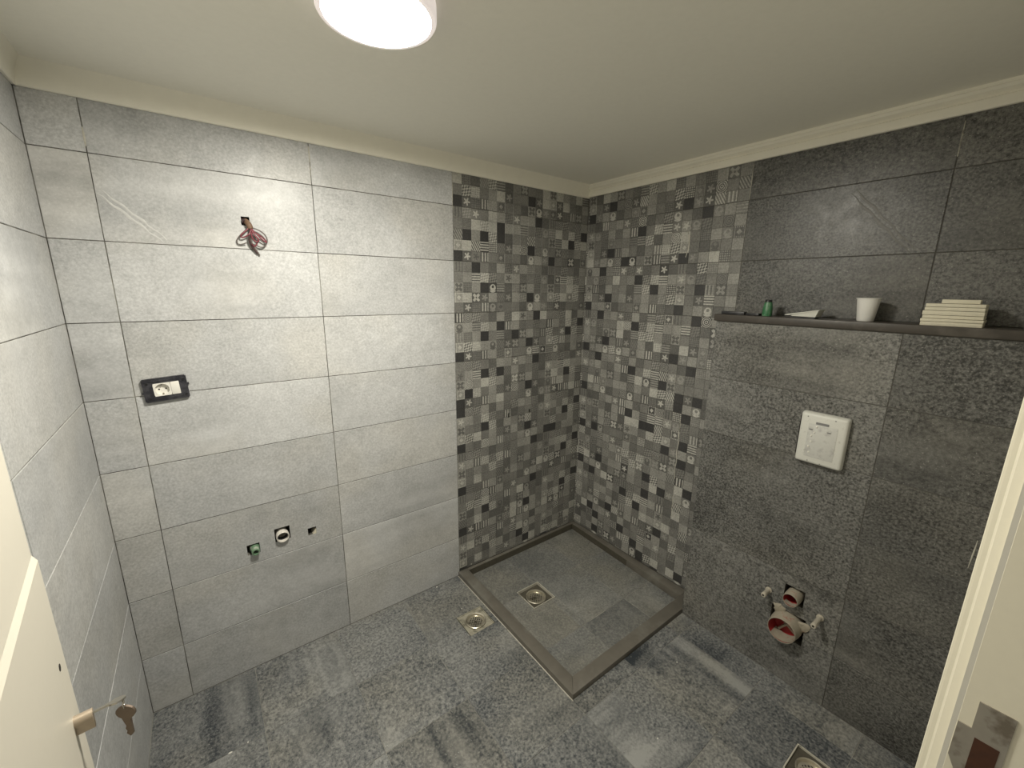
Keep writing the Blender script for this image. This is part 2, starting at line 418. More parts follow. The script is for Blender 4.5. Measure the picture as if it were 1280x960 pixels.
tag(wall_right, 'wall of dark grey stone tiles with a patchwork strip in the shower corner', kind='structure')
lay_tiles(wall_right, [-MOS_R, 1.5406, 1.835], [LEDGE, ROW0+RP*6, ROW0+RP*7, TOPW], 'tile_dark', tone=0.8)  # whole upper wall toned darker; dimmer light partly painted into the tiles

# ---- boxed-out cistern wall below the ledge
PIPE_Y, PIPE_Z = 1.3665, 0.262
FL_Y, FL_Z = 1.374, 0.402
BXH = [(PIPE_Y-0.062, PIPE_Z-0.060, PIPE_Y+0.062, PIPE_Z+0.062), (FL_Y-0.036, FL_Z-0.032, FL_Y+0.036, FL_Z+0.040),
       (1.292, 1.000, 1.432, 1.155)]
wall_box = panel_obj('wall_cistern', (-BOXY, -0.02, 1.90, LEDGE-0.028), BXH, -0.08, SL, 'grout_dark', None, (-BOXD, 0, 0), RIGHT_ROT)
tag(wall_box, 'boxed-out wall of dark grey tiles around the hidden cistern under the ledge', kind='structure')
box('wall_core', (-BOXY, -0.02, -BOXD+0.0005), (1.90, LEDGE-0.028, -0.0805), 'hole', wall_box)
bxrows = [0.0] + [ROW0+RP*k for k in range(5)] + [LEDGE-0.030]
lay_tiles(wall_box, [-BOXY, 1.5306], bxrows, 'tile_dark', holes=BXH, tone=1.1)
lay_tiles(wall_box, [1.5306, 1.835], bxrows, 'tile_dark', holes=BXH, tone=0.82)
led = box('ledge_cap', (-BOXY-0.010, LEDGE-0.028, -BOXD+0.001), (1.835, LEDGE, 0.006), 'trim', wall_box, 0.0025)
tag(led, 'dark brown stone ledge cap')
sd = panel_obj('side_tile', (0.001, 0.0, BOXD-0.001, LEDGE-0.03), [], -0.002, 0.0, 'tile_dark', wall_box, (-BOXY-0.0005, 0, -BOXD), (0, -R90, 0))

# ---- patchwork decor pieces on both shower walls
CELL = 0.0508
D_, L_, MM, MD, ML = 0.048, 0.47, 0.20, 0.125, 0.29
DESIGN = [  # bottom row first; (pattern, tone a, tone b)
 [(0, D_, D_), (4, MD, L_), (7, MD, MM), (2, MD, L_), (0, ML, ML), (10, MD, ML), (3, MM, MD), (0, MM, MM), (0, MD, MD), (9, MM, L_), (0, ML, ML), (4, MM, ML)],
 [(10, ML, L_), (6, MD, L_), (7, L_, ML), (3, MM, MD), (0, ML, ML), (11, MD, MM), (4, MD, ML), (0, ML, ML), (0, MM, MM), (0, D_, D_), (4, MD, ML), (3, MM, MD)],
 [(8, ML, MD), (7, MM, MD), (3, ML, MM), (0, D_, D_), (6, MM, L_), (1, MD, ML), (0, MD, MD), (3, MM, ML), (8, MD, ML), (0, ML, ML), (7, MD, MM), (0, MM, MM)],
 [(4, ML, L_), (0, ML, ML), (1, L_, MD), (6, L_, ML), (6, MD, ML), (0, D_, D_), (2, MD, L_), (0, ML, ML), (5, MM, MD), (0, MM, MM), (6, MD, MM), (9, MM, ML)],
 [(2, MM, MD), (5, ML, MD), (6, ML, MD), (0, MM, MM), (3, MD, MM), (0, ML, ML), (6, MD, MM), (4, MM, L_), (0, ML, ML), (7, MM, ML), (0, D_, D_), (0, MD, MD)],
]
def rnd_cell(rs):
    x = rs.random()
    if x < 0.07: return (0, D_, D_)
    if x < 0.40: t = rs.choice([MM, MM, ML, MD]); return (0, t, t)
    if x < 0.50: return (0, L_*0.92, L_*0.92)
    p = rs.randint(1, 11); a, b = rs.choice([(MD, ML), (MM, L_), (ML, MD), (D_*1.5, L_), (MM, MD), (MM, ML), (MD, L_)])
    return (p, a, b)
def design(col, row, side, rs):
    rows5 = row % 5; tc = (col + side*7) % 12
    if rs.random() < 0.38: return rnd_cell(rs)
    return DESIGN[rows5][tc]
RM = Matrix.Rotation(CAM_R[2], 3, 'Z') @ Matrix.Rotation(CAM_R[1], 3, 'Y') @ Matrix.Rotation(CAM_R[0], 3, 'X')
def seen_size(p):
    v = RM.transposed() @ (Vector(p) - Vector(CAM_P))
    return F_PX/max(0.05, -v.z)
def set_attrs(me, cells, uvs):
    for k, nm in enumerate(('pat', 'ta', 'tb')):
        a = me.attributes.new(nm, 'FLOAT', 'FACE'); a.data.foreach_set('value', [c[k] for c in cells])
    ul = me.uv_layers.new(name='cell')
    ul.data.foreach_set('uv', [x for q in uvs for x in q])
def cell_geo(u0, v0, u1, v1, th=0.0026, ch=0.0006):
    """raised decor piece: 12 vertices, 9 faces"""
    B = [(u0, v0), (u1, v0), (u1, v1), (u0, v1)]
    C = [(u0+ch, v0+ch), (u1-ch, v0+ch), (u1-ch, v1-ch), (u0+ch, v1-ch)]
    vs = [(x, y, -th) for x, y in B] + [(x, y, -ch) for x, y in B] + [(x, y, 0) for x, y in C]
    fs = [(8, 9, 10, 11)]
    for i in range(4):
        j = (i+1) % 4
        fs += [(i, j, 4+j, 4+i), (4+i, 4+j, 8+j, 8+i)]
    return vs, fs
_mc = {}
def cell_mesh(wd, ht, spec):
    k = (round(wd, 4), round(ht, 4), spec)
    if k in _mc: return _mc[k]
    vs, fs = cell_geo(-wd/2, -ht/2, wd/2, ht/2)
    me = bpy.data.meshes.new('mosaic_tile'); me.from_pydata(vs, [], fs)
    uvs = [((vs[i][0]+wd/2)/CELL, (vs[i][1]+ht/2)/RP*5) for f in fs for i in f]
    set_attrs(me, [spec]*len(fs), uvs); me.materials.append(M['mosaic']); _mc[k] = me
    return me
def mosaic(parent, edge, sign, side, bottom, to_world, holes, seed):
    """edge: |u| of the outer border; columns run from the border to the corner"""
    rs = random.Random(seed)
    out = []
    n = int(math.ceil(edge/CELL))
    v = ROW0 - RP; rowi = 0
    vs_ = []
    while v < TOPW - 0.001:
        vs_.append((v, v + RP/5, rowi)); v += RP/5; rowi += 1
    for c in range(n):
        a, b = edge - c*CELL, max(0.0, edge - (c+1)*CELL)
        if a - b < 0.006: continue
        u0, u1 = (-a, -b) if sign < 0 else (b, a)
        for (v0, v1, ri) in vs_:
            sp = design(c, ri, side, rs)
            lo, hi = max(v0, bottom), min(v1, TOPW)
            if hi - lo < 0.006: continue
            gt = 0.0013 if ri % 5 == 4 else 0.0004
            gb = 0.0013 if ri % 5 == 0 else 0.0004
            gl = 0.0004
            p = to_world((u0+u1)/2, (lo+hi)/2)
            out.append((seen_size(p), u0+gl, lo+gb, u1-gl, hi-gt, sp))
    special = []
    rest = []
    for c in out:
        hs = [h for h in holes if h[0] < c[3] and h[2] > c[1] and h[1] < c[4] and h[3] > c[2]]
        (special if hs else rest).append((c, hs))
    for c, hs in special:
        bm = bmesh.new(); cu, cv = (c[1]+c[3])/2, (c[2]+c[4])/2
        panel(bm, (c[1]-cu, c[2]-cv, c[3]-cu, c[4]-cv), [(h[0]-cu, h[1]-cv, h[2]-cu, h[3]-cv) for h in hs], -0.0026, 0.0)
        me = mesh('mosaic_tile', bm)
        uvs = [((me.vertices[i].co.x+CELL/2)/CELL, (me.vertices[i].co.y+RP/10)/RP*5) for p in me.polygons for i in p.vertices]
        set_attrs(me, [c[5]]*len(me.polygons), uvs); me.materials.append(M['mosaic'])
        link('mosaic_tile', me, None, parent, (cu, cv, 0))
    rest = [c for c, _ in rest]
    def hidden(c): return side == 1 and c[1] > 0.86 and c[4] < 1.40
    rest.sort(key=lambda c: (-1 if hidden(c) else 1)*c[0], reverse=True)
    k = 300 - len(special)
    for c in rest[:k]:
        wd, ht = c[3]-c[1], c[4]-c[2]
        link('mosaic_tile', cell_mesh(wd, ht, c[5]), None, parent, ((c[1]+c[3])/2, (c[2]+c[4])/2, rs.uniform(-0.0004, 0.0003)))
    V, Fc, A, U = [], [], [], []
    for c in rest[k:]:
        vs, fs = cell_geo(*c[1:5]); b = len(V); dz = rs.uniform(-0.0004, 0.0003)
        V += [(x, y, z+dz) for x, y, z in vs]; Fc += [tuple(b+i for i in f) for f in fs]
        A += [c[5]]*len(fs)
        U += [((vs[i][0]-c[1])/CELL, (vs[i][1]-c[2])/RP*5) for f in fs for i in f]
    me = bpy.data.meshes.new('mosaic_field'); me.from_pydata(V, [], Fc); set_attrs(me, A, U); me.materials.append(M['mosaic'])
    tag(link('mosaic_field', me, None, parent), kind='stuff')
mosaic(wall_back, -MOS_B, -1, 0, 0.0255, lambda u, v: (u, 0, v), [H_MIX1, H_MIX2], 11)
mosaic(wall_right, -MOS_R, 1, 1, 0.0255, lambda u, v: (0, -u, v), [], 23)
# dried grout drips on the wall surfaces
def smear(parent, pts, wd, mat, name='grout_smear'):
    bm = bmesh.new(); n = len(pts); row = []
    for i, (u, v) in enumerate(pts):
        k = wd*(0.35 + 0.65*math.sin(math.pi*(i+0.5)/n))*random.uniform(0.7, 1.2)/2
        row.append([bm.verts.new((u-k, v, 0.0002)), bm.verts.new((u, v, 0.0012)), bm.verts.new((u+k, v, 0.0002))])
    for a, b in zip(row, row[1:]):
        for q in range(2): bm.faces.new((a[q], a[q+1], b[q+1], b[q]))
    return link(name, mesh(name, bm, 60), mat, parent)
smear(wall_right, [(0.722 + 0.003*math.sin(i*1.3), 0.955 - 0.0205*i) for i in range(17)], 0.0045, 'lightframe')
smear(wall_right, [(0.726 + 0.002*math.sin(i*2.1), 0.56 - 0.02*i) for i in range(9)], 0.003, 'lightframe')
smear(wall_right, [(0.66 + 0.012*math.sin(i*0.8), 1.89 - 0.03*i) for i in range(5)], 0.005, 'lightframe')
smear(wall_box, [(1.7985 - 0.0008*i, 0.885 - 0.0195*i) for i in range(6)], 0.004, 'lightframe')
smear(wall_right, [(1.5406, 2.125 - 0.02*i) for i in range(6)], 0.004, 'lightframe')
smear(wall_back, [(-1.5273, 2.125 - 0.02*i) for i in range(6)], 0.005, 'lightframe')
smear(wall_back, [(-2.1436, 2.06 - 0.013*i) for i in range(5)], 0.005, 'lightframe')
smear(wall_back, [(MOS_B - 0.0005, 2.13 - 0.02*i) for i in range(9)], 0.003, 'lightframe')
smear(wall_right, [(-MOS_R + 0.0005, 2.13 - 0.02*i) for i in range(8)], 0.003, 'lightframe')

# stone veins printed and pressed into single tiles: a soft pair of strands
def vein(parent, p0, p1, wd, mat, strands=2):
    for q in range(strands):
        n = 14; pts = []
        for i in range(n):
            t = i/(n-1); off = (q-0.5)*wd*1.6 + 0.25*wd*math.sin(i*1.7+q)
            dx, dy = p1[0]-p0[0], p1[1]-p0[1]; L = math.hypot(dx, dy)
            pts.append((p0[0]+dx*t - dy/L*off, p0[1]+dy*t + dx/L*off))
        bm = bmesh.new(); rows = []
        for i, (u, v) in enumerate(pts):
            k = wd*0.5*math.sin(math.pi*(i+0.3)/n)**0.6*random.uniform(0.5, 1.2); dx, dy = p1[0]-p0[0], p1[1]-p0[1]; L = math.hypot(dx, dy)
            rows.append([bm.verts.new((u + dy/L*k*s_, v - dx/L*k*s_, 0.0004 if s_ else 0.0009)) for s_ in (-1, 0, 1)])
        for a, b in zip(rows, rows[1:]):
            for c in range(2): bm.faces.new((a[c], a[c+1], b[c+1], b[c]))
        link('stone_vein', mesh('stone_vein', bm, 60), mat, parent)
vein(wall_right, (1.290, 1.966), (1.485, 1.746), 0.010, 'vein_dark')
vein(wall_back, (-2.134, 1.885), (-1.995, 1.752), 0.009, 'vein_pale')
vein(wall_back, (-1.640, 1.150), (-1.560, 1.005), 0.006, 'vein_pale', 1)

# ---- floor
TRAY = (-0.9255, -0.9225, 0.0, 0.0)
FD1 = (-1.092, -0.410, -0.948, -0.272)     # drain outside the tray
FD2 = (-0.512, -1.662, -0.374, -1.528)     # drain near the door
FH = [TRAY, FD1, FD2]
floor = panel_obj('floor', (-LW-0.05, -2.05, 0.0, 0.05), FH, -0.10, -0.0016, 'grout_floor')
tag(floor, 'floor of square blue grey slate tiles', kind='structure')
box('floor_core', (-LW-0.05, -2.05, -0.14), (0.0, 0.05, -0.1005), 'hole', floor)
lay_tiles(floor, [-LW, -1.93, -1.597, -1.262, -0.925, -0.60, -0.272, -BOXD], [-1.99, -1.663, -1.333, -0.992, -0.668, -0.342, 0.0], 'tile_floor', 'floor_tile', holes=FH, gap=0.0017)

# ---- ceiling and cornices
ceiling = box('ceiling', (-LW-0.12, -2.0, CEIL), (0.12, 0.12, CEIL+0.1), 'ceiling')
tag(ceiling, 'plain off-white painted ceiling', kind='structure')
def cornice(name, length, loc, rot, label, w, h, soft=False):
    if soft: prof = [(0, -h), (0.006, -h), (0.009, -h+0.004), (0.011, -h*0.72), (0.015, -h*0.45), (0.021, -h*0.22), (w, -0.005), (w+0.003, 0), (0, 0)]
    else: prof = [(0, -h), (0.010, -h), (0.012, -h+0.003), (0.013, -h*0.56), (0.007, -h*0.51), (0.007, -h*0.43), (0.014, -h*0.36), (0.022, -h*0.30), (0.026, -h*0.16), (w, -0.010), (w, 0), (0, 0)]
    bm = bmesh.new()
    a = [bm.verts.new((0, x, z)) for x, z in prof]; b = [bm.verts.new((length, x, z)) for x, z in prof]
    bm.faces.new(a); bm.faces.new(b); n = len(prof)
    for i in range(n): bm.faces.new((a[i], a[(i+1) % n], b[(i+1) % n], b[i]))
    o = link(name, mesh(name, bm, 28), 'cornice', None, loc, rot)
    return tag(o, label, kind='structure')
cornice('trim_1', LW, (0, 0, CEIL), (0, 0, math.pi), 'cream cove moulding above the pale tiled wall', 0.028, 0.069, True)
cornice('trim_2', 1.835, (0, -1.835, CEIL), (0, 0, R90), 'cream stepped moulding above the dark tiled wall', 0.030, 0.064)
cornice('trim_3', 1.835, (-LW, 0, CEIL), (0, 0, -R90), 'cream cove moulding above the side wall by the door', 0.028, 0.069, True)

# ---- door wall with its opening
JX, HX = -1.200, -2.105
bm = bmesh.new(); panel(bm, (0.0, -0.02, LW+0.12, CEIL+0.02), [(-JX+0.012, -0.05, -HX+0.012, 2.085)], -0.14, 0.0)
wall_front = link('wall_front', mesh('wall_front', bm), 'plaster', None, (0, FRONT-0.012, 0), FRONT_ROT)
tag(wall_front, 'wall with the doorway on the near side of the room', kind='structure')
# door frame
frame = empty('trim_4', (JX, FRONT, 0)); tag(frame, 'cream painted door frame with stepped rounded edges', kind='structure')
def jamb(name, sgn, x0):
    # profile in (x towards opening, y); stepped casing, opening side is -x for sgn=+1
    pr = [(0.05, 0.006), (0.003, 0.006), (0.0008, 0.005), (0.0, 0.003), (-0.0010, -0.0012), (-0.0022, -0.0026), (-0.0030, -0.0034), (-0.0068, -0.0128),
          (-0.0088, -0.0148), (-0.0112, -0.0160), (-0.0122, -0.0176), (-0.0122, -0.165), (0.012, -0.165), (0.012, -0.013), (0.05, -0.013)]
    bm = bmesh.new()
    a = [bm.verts.new((x0 + sgn*x, y, 0.0)) for x, y in pr]; b = [bm.verts.new((x0 + sgn*x, y, 2.075)) for x, y in pr]
    bm.faces.new(a); bm.faces.new(b); n = len(pr)
    for i in range(n): bm.faces.new((a[i], a[(i+1) % n], b[(i+1) % n], b[i]))
    return link(name, mesh(name, bm), 'frame', frame)
jamb('jamb', 1, 0.0); jamb('jamb', -1, HX - JX)
box('head', (HX-JX, -0.165, 2.06), (0.0, 0.006, 2.10), 'frame', frame, 0.002)
# latch strike plate let into the jamb: polygon in (y, z)
sp = empty('strike_plate', (-0.0124, 0, 0), (0, 0, 0), frame); tag(sp, 'dull steel strike plate')
def yz_plate(name, pts, x0, x1, mat, parent, holes=()):
    bm = bmesh.new()
    a = [bm.verts.new((x0, y, z)) for y, z in pts]; b = [bm.verts.new((x1, y, z)) for y, z in pts]
    bm.faces.new(a); bm.faces.new(b); n = len(pts)
    for i in range(n): bm.faces.new((a[i], a[(i+1) % n], b[(i+1) % n], b[i]))
    return link(name, mesh(name, bm), mat, parent)
yz_plate('plate', [(-0.0180, 1.066), (-0.0300, 1.066), (-0.0300, 1.108), (-0.0610, 1.108), (-0.0610, 0.900), (-0.0300, 0.900), (-0.0300, 0.985), (-0.0180, 1.012)], -0.0014, 0.0004, 'steel', sp)
yz_plate('latch_hole', [(-0.0345, 1.056), (-0.0560, 1.056), (-0.0560, 0.985), (-0.0345, 0.985)], -0.0018, -0.0012, 'rust', sp)

# ================================================================== SHOWER TRAY
tray = empty('shower_tray', (0, 0, 0)); tag(tray, 'sunken tiled shower base with taupe stone kerb in the corner', 'shower tray')
TZ = -0.016; CT = 0.025
TDR = (-0.725, -0.4425, -0.5735, -0.288)
panel_obj('tray_bed', (-0.9245, -0.9215, -0.001, -0.001), [TDR], -0.09, TZ-0.0016, 'grout_floor', tray)
prism('kerb', [(-0.9245, -0.0015), (-0.9245, -0.9215), (-0.866, -0.861), (-0.866, -0.0015)], TZ-0.002, CT, 'curb', tray, 0.0015)
prism('kerb', [(-0.924, -0.9217), (-BOXD-0.0005, -0.9217), (-BOXD-0.0005, -0.9203), (-0.0015, -0.9203), (-0.0015, -0.861), (-0.8655, -0.861)], TZ-0.002, CT, 'curb', tray, 0.0015)
prism('kerb', [(-0.8655, -0.0015), (-0.8655, -0.020), (-0.030, -0.020), (-0.0015, -0.0015)], TZ-0.002, CT, 'curb', tray, 0.0012)
prism('kerb', [(-0.0015, -0.0018), (-0.030, -0.0205), (-0.062, -0.8605), (-0.0015, -0.8605)], TZ-0.002, CT, 'curb', tray, 0.0012)
STRIP = (-0.612, -0.6635, -0.570, -0.4425)
th = [TDR, STRIP]
holder = empty('tile_bed', (0, 0, TZ), parent=tray)
lay_tiles(holder, [-0.866, -0.598, -0.281, -0.030], [-0.861, -0.666, -0.322, -0.0205], 'tile_tray', 'floor_tile', holes=th, gap=0.0028)
link('floor_tile', tile_mesh(0.0385, 0.2185, 'tile_tray'), None, holder, (-0.591, -0.553, 0.0))
box('gap_shade_strip', (-0.864, -0.0212, TZ), (-0.031, -0.0202, CT-0.003), 'recess', tray)  # added dark strips; their colour stands in for the shade of an open gap
prism('gap_shade_strip', [(-0.0312, -0.0215), (-0.0302, -0.0215), (-0.0482, -0.50), (-0.0492, -0.50)], TZ, CT-0.003, 'recess', tray)
gb = box('grout_bead', (-0.9288, -0.926, -0.002), (-0.9247, -0.004, 0.0015), 'lightframe', tray, 0.0006)

# ================================================================== FLOOR DRAINS
def drain(label, cx, cy, z, half, style, rotz=0.0, group='square floor drains with round grates'):
    t = empty('floor_drain', (cx, cy, z), (0, 0, rotz)); tag(t, label, 'drain', group)
    dep = {'deep': 0.014, 'flush': 0.002, 'raw': 0.006}[style]
    R = half*0.72
    # square dish with a round opening
    bm = bmesh.new(); seg = 32
    sq = []
    for k in range(seg):
        a = 2*math.pi*k/seg; c, s_ = math.cos(a), math.sin(a); q = (half-0.004)/max(abs(c), abs(s_))
        sq.append((c*q, s_*q))
    o = [bm.verts.new((x, y, -dep)) for x, y in sq]
    i_ = [bm.verts.new((R*1.04*math.cos(2*math.pi*k/seg), R*1.04*math.sin(2*math.pi*k/seg), -dep-0.002)) for k in range(seg)]
    d_ = [bm.verts.new((v.co.x, v.co.y, -0.060)) for v in i_]
    for k in range(seg):
        k2 = (k+1) % seg
        bm.faces.new((o[k], o[k2], i_[k2], i_[k])); bm.faces.new((i_[k], i_[k2], d_[k2], d_[k]))
    link('dish', mesh('dish', bm, 30), {'deep': 'recess', 'flush': 'beigemetal', 'raw': 'recess'}[style], t)
    lathe('pit', [(R*0.98, -dep-0.004), (R*0.98, -0.055), (0, -0.055)], 'dark', t, seg=32)  # pit lining coloured dark to deepen the shade under the grate
    bm = bmesh.new(); panel(bm, (-half, -half, half, half), [(-half+0.004, -half+0.004, half-0.004, half-0.004)], -dep-0.012, 0.0012)
    link('frame', mesh('frame', bm), 'lightframe' if style != 'flush' else 'beigemetal', t)
    # turned ring and grate
    zt = -dep + 0.003
    lathe('ring', [(R*1.02, zt-0.012), (R*1.02, zt), (R*0.97, zt+0.0015), (R*0.90, zt), (R*0.86, zt-0.007), (R*0.84, zt-0.012)], 'chrome', t, seg=40)
    g = bmesh.new(); zg = zt-0.0085; gr = R*0.85; n = 11; st = 2*gr/n
    def slot(i, j):
        x, y = (i-n//2)*st, (j-n//2)*st
        if math.hypot(x, y) > gr*0.78: return False
        return (i % 2 == 0 and j % 2 == 1 and i != n//2) or (i % 2 == 1 and j % 2 == 0 and j != n//2) or (i == n//2 and j == n//2) or (i % 2 == 0 and j % 2 == 0 and (i == n//2 or j == n//2))
    holes = []
    for i in range(n):
        for j in range(n):
            if slot(i, j):
                x, y = (i-n//2)*st, (j-n//2)*st; h = st*0.40
                holes.append((x-h, y-h, x+h, y+h))
    panel(g, (-gr*0.74, -gr*0.74, gr*0.74, gr*0.74), holes, zg-0.002, zg)
    seg = 32
    o = [g.verts.new((gr*math.cos(2*math.pi*k/seg), gr*math.sin(2*math.pi*k/seg), zg)) for k in range(seg)]
    inn = []
    for k in range(seg):
        a = 2*math.pi*k/seg; c, s_ = math.cos(a), math.sin(a); q = gr*0.738/max(abs(c), abs(s_)); q = min(q, gr*0.999)
        inn.append(g.verts.new((c*q, s_*q, zg)))
    for k in range(seg): g.faces.new((o[k], o[(k+1) % seg], inn[(k+1) % seg], inn[k]))
    link('grate', mesh('grate', g), 'chrome', t)
    return t
drain('round steel drain in a dark recessed square inside the shower base', -0.649, -0.3655, TZ, 0.0745, 'deep')
drain('round steel drain in a beige square on the floor just outside the shower kerb', -1.020, -0.341, 0.0, 0.0685, 'flush')
drain('square drain at the bottom edge of the picture, near the toilet wall', -0.443, -1.595, 0.0, 0.066, 'raw')

# ================================================================== CEILING LAMP
lamp = empty('ceiling_lamp', (LAMP_X, LAMP_Y, CEIL)); tag(lamp, 'round flush ceiling lamp, switched on', 'lamp')
lathe('rim', [(0.0, 0.0), (0.122, 0.0), (0.1235, -0.004), (0.1235, -0.032), (0.121, -0.036), (0.1125, -0.0365), (0.1115, -0.034), (0.1115, -0.006)], 'lamprim', lamp, seg=64)
lathe('diffuser', [(0.1114, -0.0352), (0.108, -0.0362), (0.07, -0.0372), (0.0, -0.0376)], 'lamp', lamp, seg=64)

# ================================================================== BACK WALL FITTINGS
# power socket
so = empty('power_socket', (-2.0595, -0.0005, 1.2605), BACK_ROT); tag(so, 'white round-pin power socket in an uncovered black mounting frame', 'socket')
so.rotation_euler = (BACK_ROT.to_matrix() @ Matrix.Rotation(math.radians(3.2), 3, 'Z')).to_euler()   # hangs slightly crooked
tilt = so
bm = bmesh.new(); panel(bm, (-0.0605, -0.0405, 0.0605, 0.0405), [(-0.0335, -0.0225, 0.0385, 0.0225)], 0.0, 0.0105)
bmesh.ops.bevel(bm, geom=[e for e in bm.edges if abs(e.calc_length()-0.0105) < 1e-5], offset=0.003, segments=2, affect='EDGES')
fr = link('frame', mesh('frame', bm), 'navy', tilt)
for y in (-0.031, 0.031): box('rib', (-0.055, y-0.0012, 0.0105), (0.055, y+0.0012, 0.0122), 'navy', tilt)
for x, y in ((-0.047, -0.028), (0.052, -0.028), (-0.048, 0.024), (0.052, 0.026)):
    lathe('screw_boss', [(0.0045, 0.0104), (0.0045, 0.0122), (0.0028, 0.0124), (0.0026, 0.0106), (0, 0.0106)], 'black', tilt, (x, y, 0), seg=14)
for x, y in ((-0.0625, -0.008), (0.0625, 0.008)): box('clip', (x-0.003, y-0.003, 0.001), (x+0.003, y+0.003, 0.008), 'navy', tilt)
# socket module with a round well
bm = bmesh.new(); seg = 32; R = 0.0195; hx, hy, zt = 0.0235, 0.0222, 0.0125
sq = []
for k in range(seg):
    a = 2*math.pi*k/seg + math.pi/seg*0; c, s_ = math.cos(a), math.sin(a); q = min(hx/max(abs(c), 1e-6), hy/max(abs(s_), 1e-6)); sq.append((c*q, s_*q))
o = [bm.verts.new((x, y, zt)) for x, y in sq]; ob = [bm.verts.new((x, y, 0.0)) for x, y in sq]
i1 = [bm.verts.new((R*math.cos(2*math.pi*k/seg), R*math.sin(2*math.pi*k/seg), zt)) for k in range(seg)]
i2 = [bm.verts.new((v.co.x*0.95, v.co.y*0.95, 0.0005)) for v in i1]
for k in range(seg):
    k2 = (k+1) % seg
    for a, b in ((o, i1), (i1, i2), (ob, o)): bm.faces.new((a[k], a[k2], b[k2], b[k]))
bm.faces.new(i2)
sm = link('socket_module', mesh('socket_module', bm, 30), 'white', tilt, (-0.0095, 0, 0))
for x in (-0.0095, 0.0095): lathe('pin_hole', [(0.0026, 0.0008), (0.0026, 0.0011), (0, 0.0011)], 'dark', sm, (x, 0, 0), seg=12)
for y in (-0.0165, 0.0165): box('earth_clip', (-0.0018, y-0.0022, 0.0006), (0.0018, y+0.0022, 0.010), 'steel', sm)
box('blank_module', (0.0145, -0.0222, 0.0), (0.0382, 0.0222, 0.0125), 'white', tilt, 0.0008)

# pipe stubs: local z along the wall normal (towards the room)
def bwall(u, v): return (u, 0.0, v)
gp = empty('water_pipe', bwall(-1.873, 0.555), BACK_ROT); tag(gp, 'green water pipe stub in the square hole furthest left, below the socket', 'pipe')
lathe('elbow', [(0.0098, -0.055), (0.016, -0.050), (0.0150, 0.020), (0.0142, 0.022), (0.0100, 0.022), (0.0095, 0.020), (0.0095, -0.03), (0, -0.03)], 'greenpipe', gp, (0.004, -0.003, 0), (math.radians(8), 0, 0), seg=24)
lathe('collar', [(0.0185, -0.022), (0.0185, -0.006), (0.016, -0.004)], 'greenpipe', gp, (0.004, -0.003, 0), (math.radians(8), 0, 0), seg=24)
lathe('bore', [(0.0094, 0.004), (0, 0.004)], 'dark', gp, (0.004, -0.003, 0), (math.radians(8), 0, 0), seg=24)
wp = empty('waste_pipe', bwall(-1.766, 0.583), BACK_ROT); tag(wp, 'white waste pipe stub in the middle hole below the socket', 'pipe')
lathe('pipe', [(0.0215, -0.058), (0.0215, -0.008), (0.0245, -0.006), (0.0245, 0.016), (0.023, 0.0178), (0.0208, 0.0168), (0.0205, 0.012), (0.0195, -0.058), (0, -0.058)], 'whitepipe', wp, (-0.001, -0.004, 0), (math.radians(6), 0, 0), seg=32)
lathe('seal', [(0.0205, 0.004), (0.0175, 0.000), (0.0165, -0.012)], 'black', wp, (-0.001, -0.004, 0), (math.radians(6), 0, 0), seg=32)
# broken corner of the empty hole
bm = bmesh.new()
pts = [(-1.6495, 0.538), (-1.635, 0.538), (-1.635, 0.560), (-1.641, 0.551)]
a = [bm.verts.new((x, y, -0.045)) for x, y in pts]; b = [bm.verts.new((x, y, -0.003)) for x, y in pts]
bm.faces.new(a); bm.faces.new(b)
for i in range(4): bm.faces.new((a[i], a[(i+1) % 4], b[(i+1) % 4], b[i]))
link('mortar_lump', mesh('mortar_lump', bm), 'cream', wall_back)

# wiring hanging from the wall light outlet (frame: u right, v up, w out of the wall)
wr = empty('hanging_wires', (-1.761, -0.0003, 1.838), BACK_ROT); tag(wr, 'tangle of pink and dark electrical wires hanging from a small wall hole', 'wires')
tube('conduit', [(-0.002, 0.004, -0.03), (0.001, 0.000, 0.0), (0.005, -0.008, 0.012), (0.010, -0.018, 0.016), (0.011, -0.026, 0.015)], 0.0095, 'conduit', wr)
tube('conduit', [(-0.006, 0.004, -0.03), (-0.006, 0.002, 0.002), (-0.003, -0.006, 0.008)], 0.00840, 'wiredark', wr)
tube('wire', [(0.009, -0.022, 0.016), (-0.008, -0.040, 0.020), (-0.022, -0.052, 0.018), (-0.020, -0.062, 0.016), (0.000, -0.052, 0.022), (0.010, -0.040, 0.02), (0.012, -0.026, 0.018)], 0.00238, 'wirered', wr)
tube('wire', [(0.008, -0.022, 0.016), (-0.016, -0.044, 0.014), (-0.034, -0.066, 0.008), (-0.034, -0.082, 0.006), (-0.020, -0.084, 0.008), (-0.006, -0.076, 0.014)], 0.00196, 'wiregrey', wr)
tube('wire', [(0.012, -0.024, 0.016), (0.026, -0.044, 0.024), (0.042, -0.062, 0.022), (0.058, -0.074, 0.016), (0.054, -0.062, 0.016), (0.034, -0.046, 0.02), (0.014, -0.034, 0.02)], 0.00238, 'wirered', wr)
tube('wire', [(0.013, -0.024, 0.014), (0.030, -0.026, 0.018), (0.052, -0.040, 0.018), (0.062, -0.060, 0.014), (0.056, -0.080, 0.012), (0.040, -0.092, 0.010), (0.026, -0.084, 0.012)], 0.00224, 'wiregrey', wr)
tube('wire', [(0.010, -0.026, 0.018), (0.020, -0.050, 0.026), (0.034, -0.066, 0.024), (0.026, -0.074, 0.02), (0.010, -0.060, 0.022), (0.012, -0.04, 0.024)], 0.00266, 'wirered', wr)
